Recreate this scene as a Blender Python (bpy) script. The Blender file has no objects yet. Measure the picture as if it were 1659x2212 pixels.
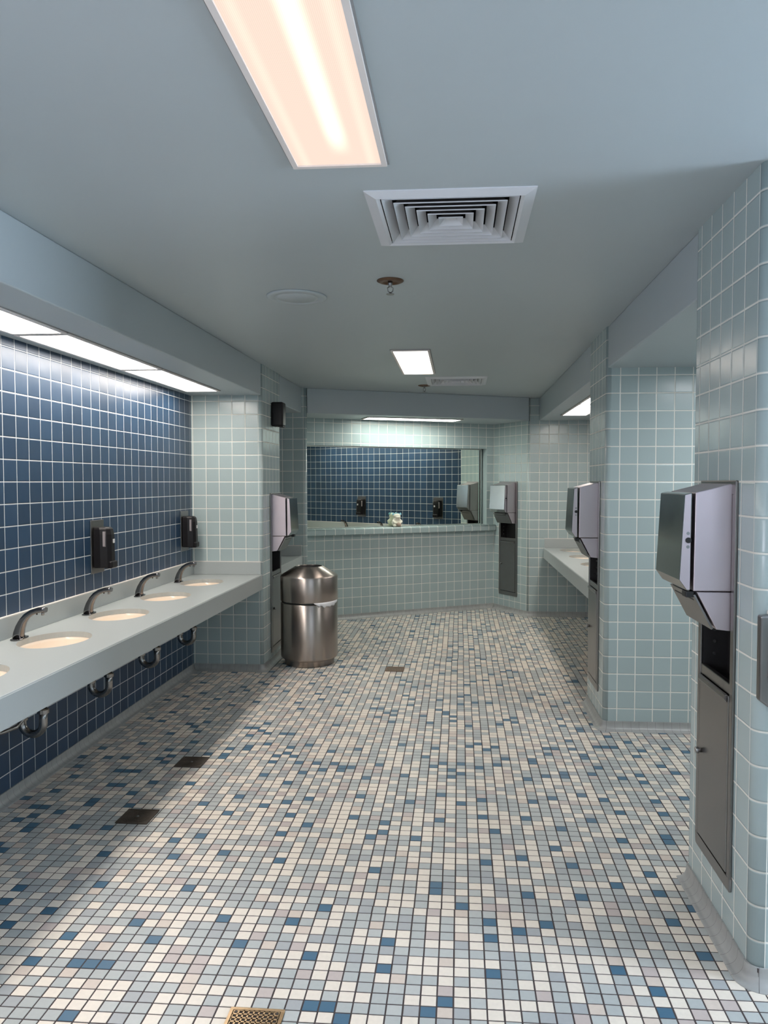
import bpy, bmesh, math, random
from mathutils import Vector, Matrix
random.seed(7)
PI = math.pi
sc = bpy.context.scene
COL = sc.collection

# ------------------------------------------------------------------ measures (metres)
ZC = 2.52          # ceiling
ZS = 2.265         # underside of the lowered strips over the counters
XL, XBL = -1.61, -2.20     # line of the left piers / left blue wall
XR, XBR = 0.905, 1.54      # line of the right piers / right blue wall
ZT = 0.80          # countertop
PITCH = 0.1096     # wall tile
TX, TY, FX0, FY0 = 0.0499, 0.0466, -0.0125, 0.0283   # floor mosaic

# ------------------------------------------------------------------ materials
def new_mat(name):
    m = bpy.data.materials.new(name); m.use_nodes = True
    nt = m.node_tree
    b = nt.nodes['Principled BSDF']
    return m, nt, b

def simple(name, col, rough=0.5, metal=0.0, noise=0.0, scale=40, bump=0.0, coat=0.0, spec=0.5, rvar=0.0):
    m, nt, b = new_mat(name)
    b.inputs['Base Color'].default_value = (*col, 1)
    b.inputs['Roughness'].default_value = rough
    b.inputs['Metallic'].default_value = metal
    b.inputs['Specular IOR Level'].default_value = spec
    b.inputs['Coat Weight'].default_value = coat
    tc = nt.nodes.new('ShaderNodeTexCoord')
    if noise or rvar or bump:
        n = nt.nodes.new('ShaderNodeTexNoise'); n.inputs['Scale'].default_value = scale
        n.inputs['Detail'].default_value = 6
        nt.links.new(tc.outputs['Object'], n.inputs['Vector'])
        if noise:
            mix = nt.nodes.new('ShaderNodeMix'); mix.data_type = 'RGBA'
            mix.inputs[6].default_value = (*[c * (1 - noise) for c in col], 1)
            mix.inputs[7].default_value = (*[min(1, c * (1 + noise)) for c in col], 1)
            nt.links.new(n.outputs['Fac'], mix.inputs[0])
            nt.links.new(mix.outputs[2], b.inputs['Base Color'])
        if rvar:
            mr = nt.nodes.new('ShaderNodeMapRange')
            mr.inputs['From Min'].default_value = 0.3; mr.inputs['From Max'].default_value = 0.7
            mr.inputs['To Min'].default_value = rough - rvar; mr.inputs['To Max'].default_value = rough + rvar
            nt.links.new(n.outputs['Fac'], mr.inputs['Value'])
            nt.links.new(mr.outputs['Result'], b.inputs['Roughness'])
        if bump:
            bp = nt.nodes.new('ShaderNodeBump'); bp.inputs['Strength'].default_value = bump
            bp.inputs['Distance'].default_value = 0.002
            nt.links.new(n.outputs['Fac'], bp.inputs['Height'])
            nt.links.new(bp.outputs['Normal'], b.inputs['Normal'])
    return m

def math_node(nt, op, a, b=None):
    n = nt.nodes.new('ShaderNodeMath'); n.operation = op
    for i, v in enumerate((a, b)):
        if v is None: continue
        if isinstance(v, (int, float)): n.inputs[i].default_value = v
        else: nt.links.new(v, n.inputs[i])
    return n.outputs[0]

def tile_mat(name, col, var, grout, rough=0.22, half=0.0024, tilt=0.012):
    """glazed square wall tiles laid in the UV plane (UV in metres)"""
    m, nt, b = new_mat(name)
    L = nt.links.new
    uv = nt.nodes.new('ShaderNodeUVMap'); uv.uv_map = 'UVMap'
    sep = nt.nodes.new('ShaderNodeSeparateXYZ'); L(uv.outputs['UV'], sep.inputs[0])
    ds, cells = [], []
    for ax in ('X', 'Y'):
        s = math_node(nt, 'DIVIDE', sep.outputs[ax], PITCH)
        fl = math_node(nt, 'FLOOR', s)
        fr = math_node(nt, 'SUBTRACT', s, fl)
        inv = math_node(nt, 'SUBTRACT', 1.0, fr)
        ds.append(math_node(nt, 'MULTIPLY', math_node(nt, 'MINIMUM', fr, inv), PITCH))
        cells.append(fl)
    d = math_node(nt, 'MINIMUM', *ds)
    comb = nt.nodes.new('ShaderNodeCombineXYZ'); L(cells[0], comb.inputs[0]); L(cells[1], comb.inputs[1])
    wn = nt.nodes.new('ShaderNodeTexWhiteNoise'); wn.noise_dimensions = '3D'; L(comb.outputs[0], wn.inputs['Vector'])
    mask = nt.nodes.new('ShaderNodeMapRange'); mask.interpolation_type = 'SMOOTHSTEP'
    L(d, mask.inputs['Value'])
    mask.inputs['From Min'].default_value = half - 0.0004; mask.inputs['From Max'].default_value = half + 0.0006
    # colour of each tile
    ramp = nt.nodes.new('ShaderNodeMix'); ramp.data_type = 'RGBA'
    ramp.inputs[6].default_value = (*[c * (1 - var) for c in col], 1)
    ramp.inputs[7].default_value = (*[min(1, c * (1 + var)) for c in col], 1)
    L(wn.outputs['Value'], ramp.inputs[0])
    tc = nt.nodes.new('ShaderNodeTexCoord')
    gn = nt.nodes.new('ShaderNodeTexNoise'); gn.inputs['Scale'].default_value = 7; gn.inputs['Detail'].default_value = 4
    L(tc.outputs['Object'], gn.inputs['Vector'])
    gmix = nt.nodes.new('ShaderNodeMix'); gmix.data_type = 'RGBA'
    gmix.inputs[6].default_value = (*[c * 0.8 for c in grout], 1)
    gmix.inputs[7].default_value = (*grout, 1)
    L(gn.outputs['Fac'], gmix.inputs[0])
    cm = nt.nodes.new('ShaderNodeMix'); cm.data_type = 'RGBA'
    L(mask.outputs['Result'], cm.inputs[0]); L(gmix.outputs[2], cm.inputs[6]); L(ramp.outputs[2], cm.inputs[7])
    L(cm.outputs[2], b.inputs['Base Color'])
    rr = nt.nodes.new('ShaderNodeMapRange')
    rr.inputs['To Min'].default_value = 0.85; rr.inputs['To Max'].default_value = rough
    L(mask.outputs['Result'], rr.inputs['Value']); L(rr.outputs['Result'], b.inputs['Roughness'])
    # bump: pillowed edge, slight waviness of the glaze
    edge = nt.nodes.new('ShaderNodeMapRange'); edge.interpolation_type = 'SMOOTHSTEP'
    L(d, edge.inputs['Value'])
    edge.inputs['From Min'].default_value = half - 0.001; edge.inputs['From Max'].default_value = half + 0.004
    wv = nt.nodes.new('ShaderNodeTexNoise'); wv.inputs['Scale'].default_value = 9; wv.inputs['Detail'].default_value = 1
    L(tc.outputs['Object'], wv.inputs['Vector'])
    h = math_node(nt, 'ADD', edge.outputs['Result'], math_node(nt, 'MULTIPLY', wv.outputs['Fac'], 1.2))
    bp = nt.nodes.new('ShaderNodeBump'); bp.inputs['Strength'].default_value = 0.8
    bp.inputs['Distance'].default_value = 0.0016
    L(h, bp.inputs['Height'])
    # every tile sits a touch out of true
    off = nt.nodes.new('ShaderNodeVectorMath'); off.operation = 'MULTIPLY_ADD'
    L(wn.outputs['Color'], off.inputs[0])
    off.inputs[1].default_value = (tilt, tilt, tilt); off.inputs[2].default_value = (-tilt / 2,) * 3
    add = nt.nodes.new('ShaderNodeVectorMath'); add.operation = 'ADD'
    L(bp.outputs['Normal'], add.inputs[0]); L(off.outputs[0], add.inputs[1])
    nm = nt.nodes.new('ShaderNodeVectorMath'); nm.operation = 'NORMALIZE'; L(add.outputs[0], nm.inputs[0])
    L(nm.outputs[0], b.inputs['Normal'])
    b.inputs['Specular IOR Level'].default_value = 0.5
    return m

def steel(name, col, rough, vertical=True, aniso=0.5, streak=0.12, scale=18):
    m, nt, b = new_mat(name)
    L = nt.links.new
    b.inputs['Metallic'].default_value = 1
    tc = nt.nodes.new('ShaderNodeTexCoord')
    mp = nt.nodes.new('ShaderNodeMapping')
    mp.inputs['Scale'].default_value = (scale * 14, scale * 14, scale * .25) if vertical else (scale * .4, scale * .4, scale * 14)
    L(tc.outputs['Object'], mp.inputs['Vector'])
    n = nt.nodes.new('ShaderNodeTexNoise'); n.inputs['Scale'].default_value = 1; n.inputs['Detail'].default_value = 4
    L(mp.outputs[0], n.inputs['Vector'])
    n2 = nt.nodes.new('ShaderNodeTexNoise'); n2.inputs['Scale'].default_value = 6; n2.inputs['Detail'].default_value = 5
    L(tc.outputs['Object'], n2.inputs['Vector'])
    mix = nt.nodes.new('ShaderNodeMix'); mix.data_type = 'RGBA'
    mix.inputs[6].default_value = (*[c * (1 - streak) for c in col], 1)
    mix.inputs[7].default_value = (*[min(1, c * (1 + streak)) for c in col], 1)
    L(n2.outputs['Fac'], mix.inputs[0]); L(mix.outputs[2], b.inputs['Base Color'])
    mr = nt.nodes.new('ShaderNodeMapRange')
    mr.inputs['To Min'].default_value = rough - .07; mr.inputs['To Max'].default_value = rough + .09
    L(n2.outputs['Fac'], mr.inputs['Value']); L(mr.outputs['Result'], b.inputs['Roughness'])
    bp = nt.nodes.new('ShaderNodeBump'); bp.inputs['Strength'].default_value = 0.05; bp.inputs['Distance'].default_value = .0005
    L(n.outputs['Fac'], bp.inputs['Height']); L(bp.outputs['Normal'], b.inputs['Normal'])
    return m

M = {}
M['tile'] = tile_mat('glazed pale teal wall tile', (0.385, 0.468, 0.472), 0.035, (0.84, 0.83, 0.76), half=.0028)
M['blue'] = tile_mat('glazed navy wall tile', (0.020, 0.050, 0.098), 0.14, (0.72, 0.74, 0.74), rough=0.35, half=0.0019)
M['paint'] = simple('satin grey blue paint', (0.435, 0.49, 0.515), 0.42, noise=0.025, scale=1.3, bump=0.05)
M['counter'] = simple('pale grey solid surface', (0.405, 0.435, 0.43), 0.30, noise=0.03, scale=160)
M['bowl'] = simple('cream vitreous china', (0.93, 0.80, 0.66), 0.15, coat=.3)
M['chrome'] = simple('chrome', (0.17, 0.165, 0.17), 0.12, 1.0)
M['pipe'] = simple('dull chrome pipe', (0.33, 0.32, 0.31), 0.25, 1.0, noise=.25, scale=30)
M['rubber'] = simple('black rubber', (0.012, 0.012, 0.013), 0.45)
M['steel'] = steel('brushed stainless steel', (0.60, 0.525, 0.56), 0.40, streak=.05)
M['steel_dark'] = steel('worn stainless steel', (0.26, 0.25, 0.245), 0.30)
M['steel_dim'] = steel('polished stainless cover', (0.33, 0.34, 0.335), 0.16)
M['can'] = simple('brushed bronze steel', (0.43, 0.38, 0.345), 0.30, 1.0)
def brushed(m):
    nt = m.node_tree; b = nt.nodes['Principled BSDF']
    tg = nt.nodes.new('ShaderNodeTangent'); tg.direction_type = 'RADIAL'; tg.axis = 'Z'
    nt.links.new(tg.outputs[0], b.inputs['Tangent']); b.inputs['Anisotropic'].default_value = .8; b.inputs['Anisotropic Rotation'].default_value = .25
brushed(M['can'])
M['dark'] = simple('dark cavity', (0.012, 0.011, 0.012), 0.55)
M['black'] = simple('black plastic', (0.009, 0.008, 0.009), 0.38, spec=.25)
M['window'] = simple('smoky soap window', (0.30, 0.27, 0.28), 0.25)
M['sticker'] = simple('white sticker', (0.62, 0.61, 0.62), 0.5)
M['white_metal'] = simple('white painted metal', (0.66, 0.68, 0.72), 0.4)
M['lamp_frame'] = simple('white lamp frame', (0.80, 0.74, 0.71), 0.4)
M['lamp_grey'] = simple('grey lamp trim', (0.25, 0.25, 0.25), 0.5)
M['rust'] = simple('tarnished brass', (0.16, 0.095, 0.06), 0.45, 0.7, noise=.5, scale=30)
M['nickel'] = simple('nickel', (0.3, 0.3, 0.3), 0.3, 1.0)
M['bronze'] = simple('polished bronze', (0.62, 0.44, 0.27), 0.32, 1.0, noise=.25, scale=60)
M['iron'] = simple('dark brown iron', (0.075, 0.058, 0.045), 0.6, 0.3, noise=.4, scale=60, bump=.4)
M['cove'] = simple('grey ceramic cove', (0.34, 0.345, 0.335), 0.35, noise=.25, scale=14)
M['liner'] = simple('white plastic film', (0.80, 0.80, 0.82), 0.35, bump=.5, scale=60)
M['plush'] = simple('cream knitted plush', (0.78, 0.74, 0.63), 0.9, noise=.12, scale=120, bump=.8)
M['painted_shade'] = simple('dusty vent back', (0.05, 0.046, 0.045), 0.9)  # dark colour paints shade onto the upper faces of the louvers
M['plush_blue'] = simple('sky blue felt', (0.30, 0.58, 0.68), 0.9)
M['plush_tan'] = simple('speckled tan knit', (0.50, 0.38, 0.31), 0.9, noise=.55, scale=160)
M['caulk'] = simple('white caulk', (0.74, 0.70, 0.66), 0.5)
M['paper'] = simple('white paper', (0.8, 0.8, 0.8), 0.7)
M['alu'] = simple('aluminium trim', (0.62, 0.66, 0.62), 0.3, 1.0)
M['copper'] = simple('copper tube', (0.50, 0.27, 0.17), 0.35, 1.0)

def mirror_mat():
    m, nt, b = new_mat('silvered mirror')
    b.inputs['Base Color'].default_value = (0.85, 0.91, 0.82, 1)
    b.inputs['Metallic'].default_value = 1
    b.inputs['Roughness'].default_value = 0.0
    tc = nt.nodes.new('ShaderNodeTexCoord')
    n = nt.nodes.new('ShaderNodeTexNoise'); n.inputs['Scale'].default_value = 3.0; n.inputs['Detail'].default_value = 0
    nt.links.new(tc.outputs['Object'], n.inputs['Vector'])
    bp = nt.nodes.new('ShaderNodeBump'); bp.inputs['Strength'].default_value = 0.05; bp.inputs['Distance'].default_value = .004
    nt.links.new(n.outputs['Fac'], bp.inputs['Height']); nt.links.new(bp.outputs['Normal'], b.inputs['Normal'])
    return m
M['mirror'] = mirror_mat()

def lamp_mat(name, strength, col, streak, along='Y', pattern=0.0):
    """ribbed acrylic lens lit by the tube behind it; X runs across the lens"""
    m = bpy.data.materials.new(name); m.use_nodes = True
    nt = m.node_tree; nt.nodes.clear(); L = nt.links.new
    out = nt.nodes.new('ShaderNodeOutputMaterial'); em = nt.nodes.new('ShaderNodeEmission')
    tc = nt.nodes.new('ShaderNodeTexCoord'); sep = nt.nodes.new('ShaderNodeSeparateXYZ')
    L(tc.outputs['Object'], sep.inputs[0])
    # tube image: bright core at x = 0.02, falls to the sides
    dx = math_node(nt, 'ABSOLUTE', math_node(nt, 'SUBTRACT', sep.outputs['X'], 0.018))
    core = nt.nodes.new('ShaderNodeMapRange'); core.interpolation_type = 'SMOOTHSTEP'
    core.inputs['From Min'].default_value = 0.0; core.inputs['From Max'].default_value = 0.055
    core.inputs['To Min'].default_value = 1.0; core.inputs['To Max'].default_value = 0.0
    L(dx, core.inputs['Value'])
    core_f = core.outputs['Result']
    if pattern:                                             # the tube stops short of the lens end
        core.inputs['From Max'].default_value = 0.042
        ay = math_node(nt, 'ABSOLUTE', sep.outputs['Y'])
        fe = nt.nodes.new('ShaderNodeMapRange'); fe.interpolation_type = 'SMOOTHSTEP'
        fe.inputs['From Min'].default_value = 0.36; fe.inputs['From Max'].default_value = 0.54
        fe.inputs['To Min'].default_value = 1.0; fe.inputs['To Max'].default_value = 0.0
        L(ay, fe.inputs['Value'])
        sx = math_node(nt, 'ABSOLUTE', math_node(nt, 'SUBTRACT', math_node(nt, 'ABSOLUTE', sep.outputs['X']), 0.098))
        sb = nt.nodes.new('ShaderNodeMapRange'); sb.interpolation_type = 'SMOOTHSTEP'
        sb.inputs['From Min'].default_value = 0.0; sb.inputs['From Max'].default_value = 0.022
        sb.inputs['To Min'].default_value = 0.16; sb.inputs['To Max'].default_value = 0.0
        L(sx, sb.inputs['Value'])
        core_f = math_node(nt, 'MAXIMUM', math_node(nt, 'MULTIPLY', core_f, fe.outputs['Result']), sb.outputs['Result'])
    mix = nt.nodes.new('ShaderNodeMix'); mix.data_type = 'RGBA'
    mix.inputs[6].default_value = (*col, 1); mix.inputs[7].default_value = (*streak, 1)
    L(core_f, mix.inputs[0])
    col_out = mix.outputs[2]
    st = strength
    L(col_out, em.inputs['Color'])
    if pattern:
        k = 2 * PI / 0.0085
        a = math_node(nt, 'SINE', math_node(nt, 'MULTIPLY', math_node(nt, 'ADD', sep.outputs['X'], sep.outputs['Y']), k))
        c = math_node(nt, 'SINE', math_node(nt, 'MULTIPLY', math_node(nt, 'SUBTRACT', sep.outputs['X'], sep.outputs['Y']), k))
        p = math_node(nt, 'MULTIPLY', a, c)
        s = math_node(nt, 'MULTIPLY', math_node(nt, 'ADD', math_node(nt, 'MULTIPLY', p, pattern), 1.0), strength)
        L(s, em.inputs['Strength'])
    else:
        em.inputs['Strength'].default_value = st
    L(em.outputs[0], out.inputs[0])
    return m
M['lens_near'] = lamp_mat('ribbed lens near', 1.0, (1.03, 0.80, 0.67), (1.6, 1.45, 1.15), pattern=.10)
M['lens_far'] = lamp_mat('ribbed lens far', 7.0, (1.0, 0.86, 0.76), (1.0, 0.95, 0.84))
M['lens_strip'] = lamp_mat('ribbed lens strip', 18.5, (1.0, 0.92, 0.84), (1.0, 0.94, 0.87))
M['lens_back'] = lamp_mat('ribbed lens back', 18.5, (0.96, 1.0, 0.90), (0.98, 1.0, 0.93))
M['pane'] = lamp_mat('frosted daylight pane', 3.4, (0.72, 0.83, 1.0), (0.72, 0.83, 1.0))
M['added_pane_side'] = lamp_mat('frosted added side pane', 35.0, (0.70, 0.83, 1.0), (0.70, 0.83, 1.0))

M['added_lens_cool'] = lamp_mat('ribbed lens cool fill', 6.5, (0.84, 0.91, 1.0), (0.88, 0.94, 1.0))

M['added_lens_pass'] = lamp_mat('ribbed lens passage fill', 30.0, (0.95, 0.97, 1.0), (0.95, 0.97, 1.0))

M['added_pane_left'] = lamp_mat('frosted added left pane', 8.5, (0.88, 0.88, 1.0), (0.88, 0.88, 1.0))

def floor_mats():
    cols = {'grey blue': (0.415, 0.437, 0.43), 'pale grey': (0.455, 0.472, 0.46), 'slate': (0.365, 0.38, 0.388),
            'cream': (0.76, 0.685, 0.595), 'sand': (0.62, 0.53, 0.46), 'pinkish': (0.50, 0.43, 0.405), 'deep blue': (0.058, 0.138, 0.215)}
    out = []
    for k, c in cols.items():
        out.append(simple('mosaic ' + k, c, 0.40, noise=0.09, scale=70, rvar=.08, bump=.12))
    return out
M['mosaic'] = floor_mats()
M['floor_grout'] = simple('dark mosaic grout', (0.055, 0.042, 0.042), 0.85, noise=.3, scale=12)

# ------------------------------------------------------------------ mesh builder
class MB:
    def __init__(s): s.v, s.f, s.mi, s.uv, s.sm = [], [], [], {}, []
    def face(s, pts, mi=0, uv=None, smooth=False):
        n = len(s.v); s.v += [tuple(p) for p in pts]
        s.f.append(tuple(range(n, n + len(pts)))); s.mi.append(mi); s.sm.append(smooth)
        if uv: s.uv[len(s.f) - 1] = uv
    def box(s, x0, x1, y0, y1, z0, z1, mi=0):
        p = [(x0,y0,z0),(x1,y0,z0),(x1,y1,z0),(x0,y1,z0),(x0,y0,z1),(x1,y0,z1),(x1,y1,z1),(x0,y1,z1)]
        n = len(s.v); s.v += p
        for q in ((0,3,2,1),(4,5,6,7),(0,1,5,4),(1,2,6,5),(2,3,7,6),(3,0,4,7)):
            s.f.append(tuple(n + k for k in q)); s.mi.append(mi); s.sm.append(False)
        return s
    def extr(s, poly, axis, a, b, mi=0, smooth=False):
        """closed outline (2D) extruded along an axis from a to b. axis x: poly=(y,z); y: (x,z); z: (x,y)"""
        def P(p, t):
            return {'x': (t, p[0], p[1]), 'y': (p[0], t, p[1]), 'z': (p[0], p[1], t)}[axis]
        n = len(s.v); k = len(poly)
        s.v += [P(p, a) for p in poly] + [P(p, b) for p in poly]
        for i in range(k):
            j = (i + 1) % k
            s.f.append((n + i, n + j, n + k + j, n + k + i)); s.mi.append(mi); s.sm.append(smooth)
        s.f.append(tuple(n + i for i in reversed(range(k)))); s.mi.append(mi); s.sm.append(False)
        s.f.append(tuple(n + k + i for i in range(k))); s.mi.append(mi); s.sm.append(False)
        return s
    def lathe(s, prof, seg=40, c=(0,0,0), mi=0, smooth=True, cap=True):
        n = len(s.v); m = len(prof)
        for r, z in prof:
            for i in range(seg):
                a = 2 * PI * i / seg
                s.v.append((c[0] + r * math.cos(a), c[1] + r * math.sin(a), c[2] + z))
        for j in range(m - 1):
            for i in range(seg):
                i2 = (i + 1) % seg
                s.f.append((n + j*seg + i, n + j*seg + i2, n + (j+1)*seg + i2, n + (j+1)*seg + i)); s.mi.append(mi); s.sm.append(smooth)
        if cap:
            s.f.append(tuple(n + i for i in reversed(range(seg)))); s.mi.append(mi); s.sm.append(False)
            s.f.append(tuple(n + (m-1)*seg + i for i in range(seg))); s.mi.append(mi); s.sm.append(False)
        return s
    def tube(s, path, rad, seg=14, mi=0, sq=None):
        """sweep along a path; rad number or list; sq=(w,h) lists give a rounded oblong section"""
        pts = [Vector(p) for p in path]; n = len(s.v); k = len(pts)
        up = Vector((0, 1, 0)) if abs((pts[1] - pts[0]).normalized().dot(Vector((0, 1, 0)))) < .9 else Vector((1, 0, 0))
        for i, p in enumerate(pts):
            t = (pts[min(i+1, k-1)] - pts[max(i-1, 0)]).normalized()
            a = (up - t * up.dot(t)).normalized(); b = t.cross(a)
            r = rad[i] if isinstance(rad, (list, tuple)) else rad
            for q in range(seg):
                th = 2 * PI * q / seg
                cx, sy = math.cos(th), math.sin(th)
                if sq:
                    e = 0.55
                    cx = math.copysign(abs(cx) ** e, cx) * sq[0][i]; sy = math.copysign(abs(sy) ** e, sy) * sq[1][i]
                    s.v.append(tuple(p + a * cx + b * sy))
                else:
                    s.v.append(tuple(p + (a * cx + b * sy) * r))
        for i in range(k - 1):
            for q in range(seg):
                q2 = (q + 1) % seg
                s.f.append((n + i*seg + q, n + i*seg + q2, n + (i+1)*seg + q2, n + (i+1)*seg + q)); s.mi.append(mi); s.sm.append(True)
        s.f.append(tuple(n + q for q in reversed(range(seg)))); s.mi.append(mi); s.sm.append(False)
        s.f.append(tuple(n + (k-1)*seg + q for q in range(seg))); s.mi.append(mi); s.sm.append(False)
        return s
    def ellipsoid(s, c, r, seg=24, ring=14, mi=0):
        prof = []
        n = len(s.v)
        for j in range(ring + 1):
            ph = -PI/2 + PI * j / ring
            rr = max(1e-4, math.cos(ph))
            for i in range(seg):
                a = 2 * PI * i / seg
                s.v.append((c[0] + r[0]*rr*math.cos(a), c[1] + r[1]*rr*math.sin(a), c[2] + r[2]*math.sin(ph)))
        for j in range(ring):
            for i in range(seg):
                i2 = (i+1) % seg
                s.f.append((n+j*seg+i, n+j*seg+i2, n+(j+1)*seg+i2, n+(j+1)*seg+i)); s.mi.append(mi); s.sm.append(True)
        return s
    def build(s, name, mats, parent=None, bevel=0, weld=True, fix=True, loc=None, segs=2):
        me = bpy.data.meshes.new(name); me.from_pydata(s.v, [], s.f)
        if not isinstance(mats, (list, tuple)): mats = [mats]
        for m in mats: me.materials.append(m)
        me.polygons.foreach_set('material_index', s.mi)
        me.polygons.foreach_set('use_smooth', s.sm)
        if s.uv:
            ul = me.uv_layers.new(name='UVMap')
            for fi, uvs in s.uv.items():
                for li, u in zip(me.polygons[fi].loop_indices, uvs): ul.data[li].uv = u
        if weld or fix:
            bm = bmesh.new(); bm.from_mesh(me)
            if weld: bmesh.ops.remove_doubles(bm, verts=bm.verts, dist=1e-5)
            if fix: bmesh.ops.recalc_face_normals(bm, faces=bm.faces)
            bm.to_mesh(me); bm.free()
        o = bpy.data.objects.new(name, me); COL.objects.link(o)
        if parent: o.parent = parent
        if loc: o.location = loc
        if bevel:
            b = o.modifiers.new('bevel', 'BEVEL'); b.width = bevel; b.segments = segs; b.limit_method = 'ANGLE'
            b.angle_limit = math.radians(40)
        return o

def thing(name, label, cat, loc=(0,0,0), rz=0.0, group=None):
    o = bpy.data.objects.new(name, None); COL.objects.link(o)
    o.empty_display_size = .1
    o.location = loc; o.rotation_euler = (0, 0, rz)
    return tag(o, label, cat, group)
def tag(o, label, cat, group=None):
    o['label'] = label; o['category'] = cat
    if group: o['group'] = group
    return o
def struct(o):
    o['kind'] = 'structure'; return o
def copy_thing(o, loc, rz=None, label=None, parent=None):
    c = o.copy(); COL.objects.link(c)
    if parent: c.parent = parent
    else:
        c.location = loc
        if rz is not None: c.rotation_euler = (0, 0, rz)
        if label: c['label'] = label
    for ch in list(o.children): copy_thing(ch, None, parent=c)
    return c

CELLS = [(-43,74),(-43,86),(-42,89),(-41,69),(-40,70),(-40,86),(-39,63),(-38,71),(-38,91),(-37,82),(-36,74),(-36,78),(-34,57),(-33,76),(-33,85),(-32,52),(-32,68),(-32,79),(-32,89),(-32,92),(-30,54),(-30,63),(-28,48),(-28,58),(-28,79),(-27,51),(-27,87),(-27,90),(-25,48),(-25,66),(-25,74),(-24,48),(-24,63),(-23,43),(-23,48),(-23,53),(-23,67),(-23,92),(-22,72),(-22,76),(-21,51),(-21,58),(-21,82),(-21,88),(-20,64),(-20,91),(-19,74),(-19,88),(-18,80),(-17,54),(-17,75),(-17,83),(-16,68),(-16,72),(-16,86),(-15,51),(-15,63),(-15,76),(-14,70),(-14,86),(-13,85),(-12,54),(-12,91),(-10,50),(-10,56),(-10,72),(-10,77),(-10,82),(-9,45),(-8,45),(-8,68),(-7,44),(-7,62),(-7,69),(-7,71),(-7,93),(-6,83),(-5,49),(-5,52),(-5,76),(-4,68),(-4,89),(-2,45),(-2,59),(-2,60),(-2,72),(-2,78),(-2,87),(-1,46),(-1,83),(-1,85),(0,57),(0,76),(1,93),(2,49),(2,53),(2,55),(2,64),(2,73),(2,77),(2,86),(3,70),(4,54),(4,93),(5,59),(5,65),(6,55),(6,73),(7,77),(7,83),(8,67),(8,88),(9,59),(9,64),(9,71),(9,78),(9,84),(10,50),(10,91),(11,85),(11,93),(12,46),(12,48),(12,61),(12,73),(12,79),(14,66),(14,69),(14,78),(14,85),(14,90),(15,56),(15,60),(15,63),(15,75),(15,87),(16,52),(17,58),(17,84),(17,94),(18,69),(18,70),(19,75),(19,78),(19,83),(19,85),(20,91),(20,96),(22,79),(24,94)]

# ================================================================== ROOM SHELL
V0 = 0.026
def outline(pts, seg=7):
    """closed CCW plan outline with rounded corners -> list of pieces ('line',i,a,b) / ('arc',[...])"""
    n = len(pts); P = [Vector((p[0], p[1])) for p in pts]; R = [p[2] if len(p) > 2 else 0 for p in pts]
    st, en, arcs = [None]*n, [None]*n, [None]*n
    for i in range(n):
        a, b, c = P[i-1], P[i], P[(i+1) % n]
        d1 = (a - b).normalized(); d2 = (c - b).normalized()
        if R[i] > 0:
            half = math.acos(max(-1, min(1, d1.dot(d2)))) / 2
            t = R[i] / math.tan(half)
            p1, p2 = b + d1 * t, b + d2 * t
            cen = b + (d1 + d2).normalized() * (R[i] / math.sin(half))
            a1 = math.atan2(*(p1 - cen).yx); a2 = math.atan2(*(p2 - cen).yx)
            while a2 - a1 > PI: a2 -= 2*PI
            while a2 - a1 < -PI: a2 += 2*PI
            arcs[i] = [cen + R[i] * Vector((math.cos(a1 + (a2-a1)*k/seg), math.sin(a1 + (a2-a1)*k/seg))) for k in range(seg+1)]
            en[i-1] = p1; st[i] = p2
        else:
            en[i-1] = b; st[i] = b
    return P, st, en, arcs

def quad_wall(mb, a, b, z0, z1, ufun, mi=0, holes=()):
    """vertical face from plan point a to b with rectangular holes (s0,s1,z0,z1) measured from a"""
    a = Vector(a); b = Vector(b); L = (b - a).length; d = (b - a) / L
    ss = sorted({0.0, L, *[h[0] for h in holes], *[h[1] for h in holes]})
    zs = sorted({z0, z1, *[h[2] for h in holes], *[h[3] for h in holes]})
    for i in range(len(ss) - 1):
        for j in range(len(zs) - 1):
            sm, zm = (ss[i]+ss[i+1])/2, (zs[j]+zs[j+1])/2
            if any(h[0] < sm < h[1] and h[2] < zm < h[3] for h in holes): continue
            p, q = a + d*ss[i], a + d*ss[i+1]
            mb.face([(*p, zs[j]), (*q, zs[j]), (*q, zs[j+1]), (*p, zs[j+1])], mi,
                    [(ufun(ss[i]), zs[j]-V0), (ufun(ss[i+1]), zs[j]-V0), (ufun(ss[i+1]), zs[j+1]-V0), (ufun(ss[i]), zs[j+1]-V0)])

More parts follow.
